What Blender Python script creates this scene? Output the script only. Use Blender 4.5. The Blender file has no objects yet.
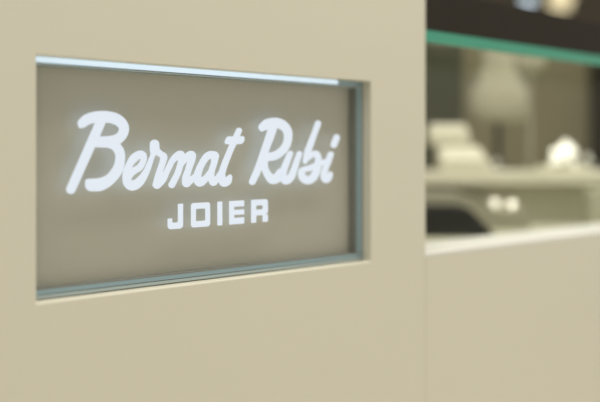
import bpy, bmesh, math, random
import numpy as np
from mathutils import Vector, Matrix
random.seed(4)
SC = bpy.context.scene
COL = SC.collection

# ---------------------------------------------------------------- camera
F = 833.0            # focal length in pixels of the 600 px frame
D = 0.659            # distance of the camera from the counter front (y = 0)
CZ = 0.81            # eye height
cu, cn = 0.7487, 0.6627
cam_d = bpy.data.cameras.new('camera')
cam = bpy.data.objects.new('camera', cam_d); COL.objects.link(cam)
cam_d.sensor_width = 36.0
cam_d.lens = 36.0 * F / 600.0
cam_d.shift_y = -49.0 / 600.0
cam.location = (0, -D, CZ)
cam.rotation_euler = (math.radians(90), 0, -math.atan2(cn, cu))
cam_d.dof.use_dof = True
cam_d.dof.focus_distance = 0.80
cam_d.dof.aperture_fstop = 1.88
cam_d.clip_start = 0.01
SC.camera = cam

# ---------------------------------------------------------------- light
SC.view_settings.view_transform = 'Standard'
SC.view_settings.look = 'None'
SC.view_settings.gamma = 1.0
SC.view_settings.use_curve_mapping = False
SC.view_settings.exposure = 0.0

w = bpy.data.worlds.new('world'); SC.world = w; w.use_nodes = True
w.node_tree.nodes['Background'].inputs[0].default_value = (1.0, 0.955, 0.88, 1)
w.node_tree.nodes['Background'].inputs[1].default_value = 0.62

def area(name, loc, rot, sx, sy, power, color):
    l = bpy.data.lights.new(name, 'AREA'); l.shape = 'RECTANGLE'; l.size = sx; l.size_y = sy
    l.energy = power; l.color = color
    o = bpy.data.objects.new(name, l); o.location = loc; o.rotation_euler = rot; COL.objects.link(o)
    return o
area('ceiling_light', (0.9, -0.35, 2.75), (0, 0, 0), 2.6, 1.2, 72, (1.0, 0.96, 0.88))

# ---------------------------------------------------------------- helpers
def at(px, py, d=0.0):
    """point where the sight line of a photo pixel meets the plane y = d"""
    a = (px - 300.0) / F; b = (152.0 - py) / F
    t = (D + d) / (-a * cn + cu)
    return Vector((t * (a * cu + cn), d, CZ + t * b))
def deep(px, py, Z):
    """point at distance Z along the view axis"""
    a = (px - 300.0) / F; b = (152.0 - py) / F
    return Vector((Z * (a * cu + cn), Z * (-a * cn + cu) - D, CZ + Z * b))
YAW = -math.atan2(cn, cu)       # heading of things set square to the corner tier

def srgb(r, g, b):
    f = lambda c: (c / 255 / 12.92) if c / 255 <= 0.04045 else ((c / 255 + 0.055) / 1.055) ** 2.4
    return (f(r), f(g), f(b), 1)
def mat(name, col, rough=0.6, metal=0.0, noise=0.04, scale=30.0, bump=0.0, spec=0.5, emit=None, es=0.0):
    m = bpy.data.materials.new(name); m.use_nodes = True
    nt = m.node_tree; p = nt.nodes['Principled BSDF']
    p.inputs['Roughness'].default_value = rough; p.inputs['Metallic'].default_value = metal
    p.inputs['Specular IOR Level'].default_value = spec
    tc = nt.nodes.new('ShaderNodeTexCoord'); nz = nt.nodes.new('ShaderNodeTexNoise')
    nz.inputs['Scale'].default_value = scale; nz.inputs['Detail'].default_value = 4
    nt.links.new(tc.outputs['Object'], nz.inputs['Vector'])
    mr = nt.nodes.new('ShaderNodeMapRange')
    mr.inputs['To Min'].default_value = 1 - noise; mr.inputs['To Max'].default_value = 1 + noise
    nt.links.new(nz.outputs['Fac'], mr.inputs['Value'])
    vm = nt.nodes.new('ShaderNodeVectorMath'); vm.operation = 'SCALE'
    vm.inputs[0].default_value = col[:3]
    nt.links.new(mr.outputs['Result'], vm.inputs['Scale'])
    nt.links.new(vm.outputs['Vector'], p.inputs['Base Color'])
    if bump:
        b = nt.nodes.new('ShaderNodeBump'); b.inputs['Strength'].default_value = bump
        b.inputs['Distance'].default_value = 0.001
        nt.links.new(nz.outputs['Fac'], b.inputs['Height']); nt.links.new(b.outputs['Normal'], p.inputs['Normal'])
    if emit:
        p.inputs['Emission Color'].default_value = emit; p.inputs['Emission Strength'].default_value = es
    return m
def pane_mat(name, tint, refl):
    m = bpy.data.materials.new(name); m.use_nodes = True; nt = m.node_tree
    nt.nodes.remove(nt.nodes['Principled BSDF'])
    out = nt.nodes['Material Output']
    tr = nt.nodes.new('ShaderNodeBsdfTransparent'); tr.inputs[0].default_value = tint
    gl = nt.nodes.new('ShaderNodeBsdfGlossy'); gl.inputs['Roughness'].default_value = 0.05
    fr = nt.nodes.new('ShaderNodeLayerWeight'); fr.inputs['Blend'].default_value = 0.25
    mu = nt.nodes.new('ShaderNodeMath'); mu.operation = 'MULTIPLY'; mu.inputs[1].default_value = refl
    mx = nt.nodes.new('ShaderNodeMixShader')
    nt.links.new(fr.outputs['Fresnel'], mu.inputs[0]); nt.links.new(mu.outputs[0], mx.inputs[0])
    nt.links.new(tr.outputs[0], mx.inputs[1]); nt.links.new(gl.outputs[0], mx.inputs[2])
    nt.links.new(mx.outputs[0], out.inputs['Surface'])
    return m

M = dict(
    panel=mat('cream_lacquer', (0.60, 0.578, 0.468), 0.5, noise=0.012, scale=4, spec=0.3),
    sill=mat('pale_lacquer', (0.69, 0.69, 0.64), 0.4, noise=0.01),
    backing=mat('taupe_backing', (0.50, 0.468, 0.375), 0.36, noise=0.03, scale=9, spec=0.6),
    letter=mat('lit_white_acrylic', (0.12, 0.12, 0.12), 0.6, noise=0.0, spec=0.2, emit=(0.82, 0.90, 1.0, 1), es=0.80),
    halo=mat('lit_letter_back', (0.5, 0.5, 0.5), 0.6, noise=0.0, emit=(0.68, 0.80, 1.0, 1), es=1.15),
    led=mat('lit_diffuser', (0.4, 0.45, 0.5), 0.5, noise=0.0, emit=(0.66, 0.84, 0.98, 1), es=0.72),
    trim=mat('blue_grey_aluminium', (0.30, 0.42, 0.46), 0.35, metal=0.5, noise=0.03),
    trimd=mat('dark_grey_gasket', (0.22, 0.22, 0.19), 0.6, noise=0.03),
    trimp=mat('pale_teal_channel', (0.42, 0.50, 0.50), 0.4, metal=0.3, noise=0.03),
    dark=mat('dark_bronze_board', (0.024, 0.020, 0.014), 0.7, noise=0.08, spec=0.15),
    green=mat('green_glass_edge', (0.05, 0.29, 0.19), 0.25, noise=0.05, scale=8),
    olive=mat('olive_taupe_board', (0.185, 0.165, 0.105), 0.8, noise=0.12, scale=3, spec=0.2),
    well=mat('greige_cloth', (0.42, 0.41, 0.31), 0.9, noise=0.05, scale=40, spec=0.2),
    oliveblack=mat('olive_black_leatherette', (0.055, 0.056, 0.036), 0.7, noise=0.15, scale=8, spec=0.2),
    bust=mat('stone_linen', (0.38, 0.36, 0.27), 0.9, noise=0.05, scale=50, spec=0.2),
    riser=mat('green_grey_cloth', (0.60, 0.575, 0.46), 0.9, noise=0.06, scale=12, spec=0.2),
    cream=mat('cream_suede', (0.60, 0.575, 0.46), 0.9, noise=0.05, scale=60, bump=0.2, spec=0.2),
    greige=mat('greige_suede', (0.28, 0.265, 0.20), 0.9, noise=0.06, scale=60, bump=0.2, spec=0.2),
    black=mat('black_velvet', (0.015, 0.014, 0.011), 0.95, noise=0.1, scale=60, spec=0.1),
    pearl=mat('white_pearl', (0.92, 0.92, 0.88), 0.15, noise=0.01, spec=0.7),
    steel=mat('polished_steel', (0.7, 0.7, 0.66), 0.2, metal=1.0, noise=0.02),
    wall=mat('brown_wall', (0.075, 0.062, 0.045), 0.9, noise=0.1, scale=3, spec=0.1),
    floor=mat('beige_stone_floor', (0.80, 0.76, 0.68), 0.5, noise=0.05, scale=6),
    glass=pane_mat('clear_pane', (0.97, 0.98, 0.96, 1), 0.03),
    signglass=pane_mat('sign_pane', (0.96, 0.97, 0.97, 1), 0.2),
    lampc=mat('lit_cream_shade', (0.5, 0.45, 0.3), 0.6, noise=0.0, emit=(1.0, 0.85, 0.52, 1), es=0.75),
    lampb=mat('lit_blue_white_lens', (0.4, 0.45, 0.5), 0.6, noise=0.0, emit=(0.72, 0.88, 1.0, 1), es=0.9),
)

def link(name, bm, m, parent=None, smooth=False, bevel=0.0):
    bmesh.ops.recalc_face_normals(bm, faces=bm.faces)
    me = bpy.data.meshes.new(name); bm.to_mesh(me); bm.free()
    if smooth:
        for p in me.polygons: p.use_smooth = True
    me.materials.append(m)
    o = bpy.data.objects.new(name, me); COL.objects.link(o)
    if parent: o.parent = parent
    if bevel:
        b = o.modifiers.new('bevel', 'BEVEL'); b.width = bevel; b.segments = 3; b.limit_method = 'ANGLE'
    return o
def thing(name, label, cat, loc=(0, 0, 0), rz=0, group=None):
    o = bpy.data.objects.new(name, None); COL.objects.link(o); o.empty_display_size = 0.05
    o.location = loc; o.rotation_euler = (0, 0, rz); o['label'] = label; o['category'] = cat
    if group: o['group'] = group
    return o
def struct(o): o['kind'] = 'structure'; return o
def box(bm, x0, x1, y0, y1, z0, z1):
    v = [bm.verts.new(c) for c in ((x0,y0,z0),(x1,y0,z0),(x1,y1,z0),(x0,y1,z0),(x0,y0,z1),(x1,y0,z1),(x1,y1,z1),(x0,y1,z1))]
    for f in ((0,3,2,1),(4,5,6,7),(0,1,5,4),(1,2,6,5),(2,3,7,6),(3,0,4,7)): bm.faces.new([v[i] for i in f])
    return bm
def B(*a): return box(bmesh.new(), *a)
def prism(profile, x0, x1):
    """profile of (y, z) points swept along x"""
    bm = bmesh.new()
    a = [bm.verts.new((x0, y, z)) for y, z in profile]; b = [bm.verts.new((x1, y, z)) for y, z in profile]
    bm.faces.new(a); bm.faces.new(b[::-1])
    n = len(profile)
    for i in range(n): bm.faces.new((a[i], a[(i+1) % n], b[(i+1) % n], b[i]))
    return bm
def lathe(profile, n=32):
    bm = bmesh.new(); rings = []
    for r, z in profile:
        if r < 1e-6: rings.append([bm.verts.new((0, 0, z))])
        else: rings.append([bm.verts.new((r*math.cos(2*math.pi*k/n), r*math.sin(2*math.pi*k/n), z)) for k in range(n)])
    for A, C in zip(rings, rings[1:]):
        for k in range(n):
            j = (k+1) % n
            if len(A) == 1 and len(C) == 1: continue
            if len(A) == 1: bm.faces.new((A[0], C[k], C[j]))
            elif len(C) == 1: bm.faces.new((A[k], A[j], C[0]))
            else: bm.faces.new((A[k], A[j], C[j], C[k]))
    return bm
def ball(r, loc=(0,0,0), sub=3):
    bm = bmesh.new(); bmesh.ops.create_icosphere(bm, subdivisions=sub, radius=r, matrix=Matrix.Translation(loc)); return bm

# ---------------------------------------------------------------- setting
struct(link('floor', B(-3.0, 5.5, -3.5, 2.05, -0.05, 0.0), M['floor']))
struct(link('wall_back', B(-3.0, 5.5, 1.95, 2.05, 0.0, 2.9), M['wall']))

# ---------------------------------------------------------------- sign cabinet (left)
HX0 = at(36.5, 200).x; HX1 = at(371, 200).x
HZ1 = at(38, 54.3).z; HZ0 = at(38, 303.3).z
SEAM = at(425.5, 200).x
cab = thing('sign_cabinet', 'cream lacquered counter cabinet with a rectangular opening holding the lit sign', 'cabinet', (0, 0, 0))
X0 = -0.30; TOP = 1.10; TH = 0.045
bm = bmesh.new()
def ring(y):
    o = [bm.verts.new(c) for c in ((X0,y,0.0),(SEAM,y,0.0),(SEAM,y,TOP),(X0,y,TOP))]
    i = [bm.verts.new(c) for c in ((HX0,y,HZ0),(HX1,y,HZ0),(HX1,y,HZ1),(HX0,y,HZ1))]
    return o, i
o0, i0 = ring(0.0); o1, i1 = ring(TH)
for k in range(4):
    j = (k+1) % 4
    bm.faces.new((o0[k], o0[j], i0[j], i0[k])); bm.faces.new((o1[k], i1[k], i1[j], o1[j]))
    bm.faces.new((o0[k], o1[k], o1[j], o0[j])); bm.faces.new((i0[k], i0[j], i1[j], i1[k]))
link('front_panel', bm, M['panel'], cab, bevel=0.0012)
link('side_panel', B(SEAM-0.02, SEAM, TH, 0.55, 0.0, TOP), M['panel'], cab)
link('side_panel', B(X0, X0+0.02, TH, 0.55, 0.0, TOP), M['panel'], cab)
link('back_panel', B(X0+0.02, SEAM-0.02, 0.53, 0.55, 0.0, TOP), M['panel'], cab)
link('top_panel', B(X0, SEAM, 0.0, 0.55, TOP, TOP+0.02), M['panel'], cab)

# ---------------------------------------------------------------- sign
SD = 0.0125                       # the sign's glass stands this far behind the cabinet front
sign = thing('shop_sign', 'backlit taupe glass jeweller sign with white script lettering set into cream cabinet', 'sign', ((HX0+HX1)/2, SD, HZ0))
sign_w = Matrix.Translation(-Vector(sign.location))
def spart(name, bm, m, **k):
    bm.transform(sign_w); return link(name, bm, m, sign, **k)
e = 0.0004
TT = 0.0052; TB = 0.0088; TR = 0.0095; TL = 0.003
# top: lit strip, gasket, thin channel
zt = HZ1 - e
LEDX = at(338, 80, SD).x
spart('light_strip', B(HX0+e, LEDX, SD, SD+0.0125, zt-0.0046, zt), M['led'])
spart('strip_end_cap', B(LEDX, HX1-e, SD, SD+0.0125, zt-0.0046, zt), M['trim'])
spart('gasket', B(HX0+e, HX1-e, SD+0.001, SD+0.0125, zt-0.0056, zt-0.0046), M['trimd'])
spart('top_channel', B(HX0+e, HX1-e, SD, SD+0.0125, zt-0.0068, zt-0.0056), M['trimp'])
# bottom: channel, gasket, channel
zb = HZ0 + e
spart('gasket', B(HX0+e, HX1-e, SD, SD+0.0125, zb, zb+0.0009), M['trimd'])
spart('bottom_channel', B(HX0+e, HX1-e, SD-0.0005, SD+0.0125, zb+0.0009, zb+0.0035), M['trimp'])
spart('gasket', B(HX0+e, HX1-e, SD+0.0008, SD+0.0125, zb+0.0035, zb+0.0043), M['trimd'])
spart('bottom_channel', B(HX0+e, HX1-e, SD, SD+0.0125, zb+0.0043, zb+0.0078), M['trim'])
spart('gasket', B(HX0+e, HX1-e, SD+0.001, SD+0.0125, zb+0.0078, zb+0.0092), M['trimd'])
# sides
spart('side_channel', B(HX1-TR, HX1-0.0018, SD, SD+0.0125, zb+0.0092, zt-0.0068), M['trim'])
spart('gasket', B(HX1-0.0018, HX1-e, SD+0.0005, SD+0.0125, zb+0.0092, zt-0.0068), M['trimd'])
spart('gasket', B(HX1-TR-0.002, HX1-TR, SD+0.002, SD+0.0125, zb+0.0092, zt-0.0068), M['trimd'])
spart('side_channel', B(HX0+e, HX0+TL, SD, SD+0.0125, zb+0.0092, zt-0.0068), M['trim'])
gx0, gx1, gz0, gz1 = HX0+TL, HX1-TR-0.002, zb+0.0092, zt-0.0068
spart('glass_pane', B(gx0, gx1, SD+0.001, SD+0.005, gz0, gz1), M['signglass'])
spart('backing_board', B(gx0-0.002, gx1+0.003, SD+0.0125, SD+0.0165, gz0-0.003, gz1+0.003), M['backing'])

# --- lettering: outlines of round-ended strokes, each letter its own solid
def spline(pts, n=10):
    P = np.array(pts, float)
    if len(P) < 3: 
        return np.array([P[0] + (P[-1]-P[0]) * t for t in np.linspace(0, 1, n)])
    Q = np.vstack([2*P[0]-P[1], P, 2*P[-1]-P[-2]]); out = []
    for i in range(1, len(Q)-2):
        for t in np.linspace(0, 1, n, endpoint=False):
            a, b, c, d = Q[i-1], Q[i], Q[i+1], Q[i+2]
            out.append(0.5*((2*b)+(-a+c)*t+(2*a-5*b+4*c-d)*t*t+(-a+3*b-3*c+d)*t**3))
    out.append(P[-1]); return np.array(out)
def solid_from_field(field, x0, y0, h, tomap, thick):
    """marching squares over field < 0, then a solid slab 'thick' deep"""
    ny, nx = field.shape; bm = bmesh.new(); V = {}
    def corner(i, j):
        k = (i, j, 0)
        if k not in V: V[k] = bm.verts.new(tomap(x0+i*h, y0+j*h))
        return V[k]
    def edge(i, j, i2, j2):
        if (i2, j2) < (i, j): i, j, i2, j2 = i2, j2, i, j
        k = (i, j, 1 if i2 > i else 2)
        if k not in V:
            a, b = field[j, i], field[j2, i2]; t = a/(a-b)
            t = min(max(t, 0.04), 0.96)
            V[k] = bm.verts.new(tomap(x0+(i+(i2-i)*t)*h, y0+(j+(j2-j)*t)*h))
        return V[k]
    for j in range(ny-1):
        for i in range(nx-1):
            c = [(i,j),(i+1,j),(i+1,j+1),(i,j+1)]
            s = [field[q, p] < 0 for p, q in c]
            if not any(s): continue
            poly = []
            for k in range(4):
                n = (k+1) % 4
                if s[k]: poly.append(corner(*c[k]))
                if s[k] != s[n]: poly.append(edge(*c[k], *c[n]))
            if len(poly) >= 3: bm.faces.new(poly)
    fr = list(bm.faces); be = [ed for ed in bm.edges if len(ed.link_faces) == 1]
    back = {v: bm.verts.new(v.co + Vector((0, thick, 0))) for v in list(bm.verts)}
    for f in fr: bm.faces.new([back[v] for v in reversed(f.verts)])
    for ed in be:
        a, b = ed.verts; bm.faces.new((a, b, back[b], back[a]))
    return bm
def script(strokes, h=0.55, thin=0.6):
    S = np.vstack([spline(s) for s in strokes])
    x0, y0 = S[:,0].min()-8, S[:,1].min()-8; x1, y1 = S[:,0].max()+8, S[:,1].max()+8
    nx = int((x1-x0)/h)+2; ny = int((y1-y0)/h)+2
    X, Y = np.meshgrid(x0+np.arange(nx)*h, y0+np.arange(ny)*h)
    fl = np.full(X.shape, 1e9)
    for s in strokes:
        P = spline(s)
        for a, b in zip(P, P[1:]):
            d = b[:2]-a[:2]; L = max(d@d, 1e-9)
            t = np.clip(((X-a[0])*d[0]+(Y-a[1])*d[1])/L, 0, 1)
            fl = np.minimum(fl, np.hypot(X-a[0]-t*d[0], Y-a[1]-t*d[1]) - (a[2]+(b[2]-a[2])*t) + thin)
    return solid_from_field(fl, x0, y0, h, lambda x, y: at(x, y, SD-0.0004), 0.0009)

LET = [
 ('B', [[(82.6,123.2,4.9),(88,119.2,5.5),(97,117,5.9),(107,116.9,6),(116.5,119.2,5.8),(122.8,124.5,5.3),(124,131,5.1),(119.5,138,5.2),(111,141.5,6),(98,142,5.6)],
        [(81.2,126,2.6),(86,122,4)],
        [(101.8,119,5),(99.6,125,5),(88.6,150,5),(71.1,189.4,4.8)],
        [(106,142,5.4),(114.5,145.2,5),(119.8,152,5),(120.2,161,5),(117.4,170.4,5.4),(110.2,179.3,5.6),(100.5,184.4,6.6),(91.8,184.9,6.6)],
        [(88.2,181.6,2.9),(94,182.5,3.5)]]),
 ('e', [[(134.5,170.6,3.9),(140.2,167,3.7),(143.6,160.5,3.4),(143.2,155.6,4),(140,154.3,4.3),(134.5,158,4.6),(130.6,163,4),(127.3,171,4.1),(126.8,177.5,4.6),(128.5,183.2,5.2),(133,185.5,5.6),(139.8,181.6,4.9),(146.6,171.5,3.6),(151.2,160,3)],
        [(128,177,4.4),(131,173,4.3),(134.5,170.6,3.9)]]),
 ('r', [[(154.8,144.2,5.2),(154.8,149.4,5.2),(153.5,154,3.2),(151,160.5,2.9)],
        [(154.6,149.4,4.6),(160.5,153.8,3.7),(163.9,156.8,4.1),(162.9,162.5,3.7),(159.5,173,3.8),(157.2,184.6,4.9)],
        [(157.2,184.6,4.8),(163,179.8,3.8),(167.6,170.5,3.4),(172.6,160.5,3.5)]]),
 ('n', [[(172.6,160.5,3.5),(177,156.3,4.2),(181,155,4.7),(181.4,161,3.7),(178,173,3.6),(174.3,180.5,3.7),(172,185,3.8)],
        [(180.2,166,3.2),(184.5,160.2,3.4),(188,156.3,4),(191.7,155,4.7),(191.6,160,4.3),(188.6,170,3.8),(186.3,178,4.3),(186.8,183,4.9)],
        [(186.8,183,4.7),(191,180.2,3.8),(195.3,176.5,3.3)]]),
 ('a', [[(214.6,155.2,4.6),(210.5,154.9,4.5),(206.3,157.4,4.1),(202,164,3.9),(198.7,171.5,4.1),(197.6,177.5,4.6),(199.8,182,5.2),(204,180.2,4.2),(207.5,177,3.8),(211.6,171,3.5)],
        [(215.2,156,4.6),(214.3,163,3.7),(211.6,172,3.7),(211.6,178,4),(213.6,181.8,4.7)],
        [(213.6,181.8,4.5),(218,178,3.5),(221.6,172,3.2)]]),
 ('t', [[(239.2,130.6,3.4),(234.8,140.5,3.5),(228.7,154.6,3.5),(222.8,170.5,3.7),(222.3,177.5,4),(223.9,182,5),(227.6,181.2,4.4),(229.8,177.6,3),(230.3,176.6,2.5)],
        [(228.8,140.4,3.6),(241.4,140.2,3.6)],
        [(227.2,142.1,2.7),(240.9,141.9,2.7)], [(228.9,138.6,2.7),(242.5,138.3,2.7)]]),
 ('R', [[(262.6,127.2,4.1),(267.5,123.8,5),(276,122.8,5.4),(283.5,125.6,5.1),(288,132,4.6),(287.9,141,4.3),(284.8,148,4.4),(279.5,153.2,4.4),(273.5,156.2,4.6),(266.5,157,4.6)],
        [(262.2,129.4,2.5),(266,126,4)],
        [(273.8,124,4.8),(271.7,132,4.5),(265.3,150,4.2),(259.2,167,3.9),(252.6,181.8,3.6)],
        [(264.6,160,4),(265,167,3.6),(267.7,174,4),(272.3,179.2,4.9),(277.2,178,4.9),(281.2,172,4)]]),
 ('u', [[(290.4,153.6,3.4),(287,162,3.7),(283.6,171.5,4),(283.3,177,4.4),(286.4,180.5,4.6),(291.2,176.8,4.2),(294.8,168,3.7),(298,158.5,3.4),(299.6,153.8,3.3)]]),
 ('b', [[(318.3,123.4,3.5),(315.6,131,3.5),(311,143.5,3.7),(307.6,153,3.8),(305.3,161.8,2.7)],
        [(308.5,158,3),(312.5,154.5,3.4),(316.4,153.9,3.8),(318.4,157.5,3.7),(318.2,164,4),(316.4,172,4.3),(313.2,177.6,4.5),(308.2,180.3,4.6),(303.2,177.6,4.4),(301.8,171.8,3.8),(304.6,169.4,3.3),(311,167.8,3.5),(318,164.5,3.5),(324.6,161.8,3.2)]]),
 ('i', [[(331,154.4,3.5),(328.2,162,3.6),(325.2,170,3.6),(324.4,176.5,4),(326.6,179.6,4.1),(329.8,176.6,3.4),(330.8,173.6,2.7)],
        [(336.9,137.5,3.7),(334.1,144.9,3.7)]]),
]
def halo_back(o):
    # the rear of each halo-lit letter throws its light onto the backing board
    o.data.materials.append(M['halo'])
    ym = max(v.co.y for v in o.data.vertices)
    for p in o.data.polygons:
        if all(abs(o.data.vertices[i].co.y - ym) < 1e-5 for i in p.vertices): p.material_index = 1
for ch, st in LET:
    o = spart('script_letter', script(st, thin={'B': 0.25, 'R': 0.35, 'e': 0.5, 't': 0.5}.get(ch, 0.62)), M['letter'])
    o['label'] = 'glowing white script letter %s' % ch; halo_back(o)

def block(boxes, cuts=(), rnd=(), h=0.5):
    """boxes in (x, height 0..25) measured along the text line; rnd = rounded boxes (x0,x1,t0,t1,r)"""
    xs = [b[0] for b in boxes]+[b[0] for b in rnd]; xe = [b[1] for b in boxes]+[b[1] for b in rnd]
    x0 = min(xs)-2.13; x1 = max(xe)+2; nx = int((x1-x0)/h)+2; ny = int(29/h)+2
    X, T = np.meshgrid(x0+np.arange(nx)*h, -2.11+np.arange(ny)*h)
    def bx(b, r=0.25):
        cx, cy = (b[0]+b[1])/2, (b[2]+b[3])/2; hx, hy = (b[1]-b[0])/2-r, (b[3]-b[2])/2-r
        qx, qy = abs(X-cx)-hx, abs(T-cy)-hy
        return np.hypot(np.maximum(qx,0), np.maximum(qy,0))+np.minimum(np.maximum(qx,qy),0)-r
    f = np.full(X.shape, 1e9)
    for b in boxes: f = np.minimum(f, bx(b))
    for b in rnd: f = np.minimum(f, bx(b[:4], b[4]))
    for c in cuts: f = np.maximum(f, -bx(c[:4], c[4] if len(c) > 4 else 0.2))
    def tomap(x, t):
        top = 202.7-(x-200)*0.0535; bot = 227.0-(x-200)*0.080
        return at(x, bot+(top-bot)*t/25.0, SD-0.0004)
    return solid_from_field(f, x0, -2.11, h, tomap, 0.0009)
BL = [
 ('J', [(178.3,183.2,8,25)], [(172.4,178.3,6.4,30,1.2),(166,172.5,10.8,30,0.2)], [(168,183.2,0,20,3.6)]),
 ('O', [], [(196,205.7,6.2,18.8,0.8)], [(191.4,210.2,0,25,2.8)]),
 ('I', [(217.8,222.4,0,25)], [], []),
 ('E', [(229.6,244.3,0,25)], [(234.2,247,6.8,9.9),(234.2,247,15.3,18.6)], []),
 ('R', [(251.6,266,0,25),(260,268,0,8)], [(256.3,262.9,14,18.6,0.3),(256.3,262.9,-4,7.6,0.2)], [(258,268,8.6,25,2.6)]),
]
for ch, bxs, cuts, rnd in BL:
    # the J's hook is cut from a rounded block, its stem is added square
    o = spart('block_letter', block(bxs, cuts, rnd), M['letter'])
    o['label'] = 'small glowing white block capital %s' % ch; halo_back(o)

# ---------------------------------------------------------------- showcase (right)
SX1 = 3.0; G = 0.0006
ZS = at(426, 253.3).z            # front edge of the bright sill
ZG0 = at(500, 51.5).z; ZG1 = at(500, 41).z
ZF = at(530, 8.5).z
case = thing('showcase', 'long cream jewellery showcase with pale sill, green-edged glass and dark top rail', 'display case', (SEAM+G, 0, 0))
cw = Matrix.Translation((-SEAM-G, 0, 0))
def cpart(name, bm, m, **k): bm.transform(cw); return link(name, bm, m, case, **k)
XC = SEAM + G
ZW = ZS - 0.030
cpart('front_panel', B(XC, SX1, 0.0, 0.03, 0.0, ZS-0.004), M['panel'], bevel=0.0012)
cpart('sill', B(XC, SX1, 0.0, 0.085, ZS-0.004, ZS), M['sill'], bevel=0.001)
cpart('case_floor', B(XC, SX1, 0.03, 0.90, ZW-0.02, ZW), M['well'])
cpart('plinth', B(XC+0.03, SX1, 0.06, 0.88, 0.0, ZW-0.02), M['panel'])
cpart('glass_front', B(XC, SX1, 0.089, 0.095, ZW, ZG0), M['glass'])
cpart('glass_edge', B(XC, SX1, 0.0, 0.006, ZG0, ZG1), M['green'])
cpart('glass_top', B(XC, SX1, 0.006, 0.30, ZG0+0.001, ZG1-0.001), M['glass'])
cpart('top_rail', B(XC, SX1, 0.0, 0.022, ZG1, ZF), M['dark'], bevel=0.001)
cpart('back_board', B(XC, SX1, 0.90, 0.93, 0.0, 1.18), M['olive'])
cpart('end_panel', B(SX1, SX1+0.03, 0.0, 0.93, 0.0, ZF), M['panel'])
pp = at(604, 100, 0.86)
cpart('post', B(pp.x-0.03, pp.x+0.03, 0.86, 0.90, ZW, 1.18), M['dark'])

# corner tier standing on the case floor
tz1 = deep(500, 172, 1.75).z; tz0 = deep(500, 185, 1.75).z
tl = deep(512, 200, 1.75)
tier = thing('display_tier', 'wide pale display tier with green-grey cloth riser inside the glass showcase', 'display stand', (tl.x, tl.y, ZW+0.0006), YAW)
link('tier_top', B(-0.28, 0.25, 0.0, 0.26, tz0-ZW+0.001, tz1-ZW), M['cream'], tier, bevel=0.002)
link('riser', B(-0.27, 0.24, 0.06, 0.25, 0.0, tz0-ZW+0.001), M['riser'], tier)

def at_tier(px, Z): 
    p = deep(px, 172, Z); return (p.x, p.y, tz1)
# cream ring cushions, stacked
pxm = F/1.82
t = thing('ring_cushion', 'larger cream suede display cushion with sloping front beside the cabinet edge', 'display cushion', at_tier(463, 1.86), YAW)
def taper(bm, zt, k):
    # the cushions narrow towards the top on the right
    for v in bm.verts:
        if v.co.x > 0: v.co.x -= k * min(1.0, v.co.z / zt)
    return bm
link('cushion_body', taper(prism([(-0.035,0),(0.045,0),(0.045,0.052),(0.0,0.056),(-0.035,0.020)], -0.055, 0.062), 0.05, 0.026), M['cream'], t, bevel=0.006)
link('seam_roll', prism([(-0.0365,0.018),(-0.0335,0.018),(-0.0335,0.021),(-0.0365,0.021)], -0.05, 0.045), M['greige'], t)
p = at_tier(450, 1.87)
t2 = thing('ring_cushion', 'smaller cream cushion resting on the larger sloping cushion', 'display cushion', (p[0], p[1], tz1+0.0565), YAW)
link('cushion_body', taper(prism([(-0.012,0),(0.028,0),(0.03,0.03),(0.02,0.048),(-0.004,0.048),(-0.014,0.028)], -0.048, 0.048), 0.048, 0.014), M['cream'], t2, bevel=0.006)

# necklace bust behind
bp = at_tier(498, 1.99)
bust = thing('necklace_bust', 'pale blurred necklace bust standing on the tier behind glass', 'display bust', bp, YAW)
bm = lathe([(0,0.112),(0.055,0.113),(0.068,0.122),(0.074,0.150),(0.070,0.185),(0.056,0.215),(0.043,0.235),(0.038,0.255),(0.038,0.30),(0.034,0.308),(0.0,0.31)], 40)
for v in bm.verts: v.co.y *= 0.55
link('bust_form', bm, M['bust'], bust, smooth=True)
bm = lathe([(0.053,0.220),(0.058,0.218),(0.061,0.213),(0.057,0.209),(0.052,0.213),(0.053,0.220)], 40)
for v in bm.verts: v.co.y *= 0.58; v.co.z += -0.4*min(0, v.co.y)*-1.2
link('necklace', bm, M['steel'], bust, smooth=True)
link('stem', lathe([(0,0.006),(0.007,0.006),(0.007,0.1125),(0,0.1125)], 16), M['dark'], bust)
link('foot', lathe([(0,0),(0.04,0),(0.038,0.006),(0,0.006)], 32), M['dark'], bust)

# round disc display
rp = at_tier(530, 1.86)
disc = thing('round_display', 'round pale display disc on thin stem right of the bust', 'display stand', rp, YAW)
bm = lathe([(0,-0.004),(0.034,-0.004),(0.037,0),(0.034,0.004),(0,0.004)], 40)
bm.transform(Matrix.Translation((0, 0, 0.252)) @ Matrix.Rotation(math.radians(90), 4, 'X'))
link('disc', bm, M['bust'], disc, smooth=True)
link('stem', lathe([(0,0.006),(0.005,0.006),(0.005,0.217),(0,0.217)], 16), M['greige'], disc)
link('foot', lathe([(0,0),(0.035,0),(0.033,0.006),(0,0.006)], 32), M['greige'], disc)

# dark box at the left
kp = at_tier(440, 1.99)
db = thing('display_case_box', 'tall dark jewellery box standing against the left side of the tier', 'box', kp, YAW)
link('box_body', B(-0.06, 0.052, -0.02, 0.05, 0, 0.272), M['oliveblack'], db, bevel=0.003)
link('box_lid', B(-0.062, 0.054, -0.022, 0.052, 0.273, 0.303), M['oliveblack'], db, bevel=0.003)

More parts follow.
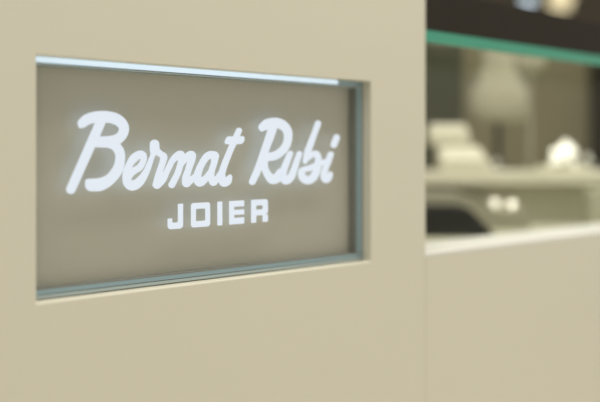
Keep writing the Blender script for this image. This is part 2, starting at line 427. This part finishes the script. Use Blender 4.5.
# black sloping tray and greige ramp on the case floor
bt = deep(452, 200, 1.50)
tray = thing('black_tray', 'black velvet display block low behind the showcase sill', 'display block', (bt.x, bt.y, ZW+0.0006), YAW)
bm = bmesh.new()
pr = [(-0.09,0),(0.082,0),(0.030,0.052),(-0.09,0.052)]
a = [bm.verts.new((x,0,z)) for x,z in pr]; b = [bm.verts.new((x,0.10,z)) for x,z in pr]
bm.faces.new(a); bm.faces.new(b[::-1])
for i in range(4): bm.faces.new((a[i],a[(i+1)%4],b[(i+1)%4],b[i]))
link('block_body', bm, M['black'], tray, bevel=0.004)
rt = deep(480, 200, 1.655)
ramp = thing('display_ramp', 'greige sloping display ramp behind the black velvet block', 'display ramp', (rt.x, rt.y, ZW+0.0006), YAW)
bm = bmesh.new()
pr = [(-0.13,0),(0.10,0),(0.095,0.033),(0.02,0.039),(-0.04,0.070),(-0.13,0.070)]
a = [bm.verts.new((x,0,z)) for x,z in pr]; b = [bm.verts.new((x,0.10,z)) for x,z in pr]
bm.faces.new(a); bm.faces.new(b[::-1])
for i in range(6): bm.faces.new((a[i],a[(i+1)%6],b[(i+1)%6],b[i]))
link('ramp_body', bm, M['greige'], ramp, bevel=0.003)

# pearl pieces
def stud(loc, r, label):
    s = thing('pearl_earring', label, 'earring', loc, YAW, 'pearl earrings on the display ramp')
    link('pearl', ball(r, (0, 0, r)), M['pearl'], s, smooth=True)
    link('setting', lathe([(0,-0.001),(r*0.6,-0.001),(r*0.55,0.002),(0,0.002)], 20), M['steel'], s)
RM = Matrix.Translation(ramp.location) @ Matrix.Rotation(YAW, 4, 'Z')
for lx, lab in ((0.038, 'shining round pearl earring nearer the black block'), (0.074, 'shining round pearl earring farther from the black block')):
    p = RM @ Vector((lx, 0.04, 0.0395-(lx-0.02)*0.08+0.001)); stud(p, 0.0095, lab)
pe = RM @ Vector((0.056, 0.03, 0.050))

bl = at_tier(561, 1.78)
br = thing('pearl_brooch', 'sparkling cluster of white pearls on a small pad on the tier', 'brooch', bl, YAW)
link('pad', prism([(-0.02,0),(0.03,0),(0.03,0.012),(-0.02,0.006)], -0.045, 0.06), M['cream'], br, bevel=0.002)
link('cluster_setting', lathe([(0,0.010),(0.012,0.010),(0.014,0.03),(0.008,0.05),(0,0.052)], 24), M['steel'], br, smooth=True)
for x, z, r in ((0.002,0.043,0.016),(-0.018,0.042,0.009),(0.021,0.040,0.010),(-0.014,0.030,0.009),(0.013,0.030,0.010),(-0.022,0.020,0.008),(0.006,0.060,0.008),(0.016,0.050,0.009),(0.024,0.016,0.007),(-0.006,0.022,0.009)):
    link('pearl', ball(r, (x, -0.014, z)), M['pearl'], br, smooth=True)
for px, lab, r in ((497, 'small low pale ring left of the pearl cluster', 0.010), (588, 'faint pale ring at the right edge of the tier', 0.014)):
    rg = thing('ring', lab, 'ring', at_tier(px, 1.79), YAW)
    bm = bmesh.new(); n, m_ = 28, 10
    R_, q = r*0.8, r*0.2
    vs = [[bm.verts.new(((R_+q*math.cos(b_))*math.cos(a_), q*math.sin(b_), (R_+q*math.cos(b_))*math.sin(a_)+R_+q)) for b_ in [2*math.pi*j/m_ for j in range(m_)]] for a_ in [2*math.pi*i/n for i in range(n)]]
    for i in range(n):
        for j in range(m_): bm.faces.new((vs[i][j], vs[(i+1)%n][j], vs[(i+1)%n][(j+1)%m_], vs[i][(j+1)%m_]))
    link('band', bm, M['steel'], rg, smooth=True)
    link('stone', ball(r*0.45, (0,0,2*(R_+q)+r*0.3), 1), M['pearl'], rg)
cb = deep(600, 200, 1.66)
sb = thing('cream_block', 'small pale block on the case floor at the right edge', 'display block', (cb.x, cb.y, ZW+0.0006), YAW)
link('block_body', B(-0.02, 0.04, 0, 0.05, 0, 0.078), M['well'], sb, bevel=0.003)

# case lighting: added unseen warm lamps under the glass top
area('added_case_fill', (1.9, 0.14, 0.925), (math.radians(25), 0, 0), 2.0, 0.03, 0.8, (1.0, 0.95, 0.84))  # added strip without a fitting, lifts the dark interior
def spot(loc, target, power, size, color=(1.0, 0.93, 0.78), rad=0.012):
    l = bpy.data.lights.new('added_case_spot', 'SPOT'); l.energy = power; l.spot_size = math.radians(size); l.spot_blend = 0.6  # added unseen spot
    l.color = color; l.shadow_soft_size = rad
    o = bpy.data.objects.new('added_case_spot', l); o.location = loc
    o.rotation_euler = (Vector(target)-Vector(loc)).to_track_quat('-Z', 'Y').to_euler(); COL.objects.link(o)
spot((1.10, 0.13, 0.92), (bl[0], bl[1], tz1+0.040), 11.0, 10)
spot((1.15, 0.12, 0.92), pe, 20, 7)
pc = at_tier(460, 1.86); spot((1.05, 0.14, 0.92), (pc[0], pc[1], pc[2]+0.03), 0.5, 36)

# ---------------------------------------------------------------- wall lamps beyond
def wall_lamp(px, py, m, lab, r):
    a = (px-300)/F; wy = -a*cn+cu; Zl = (D+1.87)/wy
    p = deep(px, py, Zl)
    l = thing('wall_lamp', lab, 'lamp', (p.x, 1.949, p.z))
    link('mount', B(-0.02, 0.02, -0.03, 0.0, -0.02, 0.02), M['steel'], l)
    bm = lathe([(0,-r),(r*0.7,-r*0.8),(r,0),(r*0.8,r*0.7),(0,r*0.95)], 32)
    bm.transform(Matrix.Translation((0, -0.03-r, 0)))
    link('lamp_shade', bm, m, l, smooth=True)
    return l
wall_lamp(557, 0, M['lampc'], 'glowing cream wall lamp above the dark rail', 0.07)
wall_lamp(531, 0, M['lampb'], 'small bluish white wall lamp left of the cream lamp', 0.035)
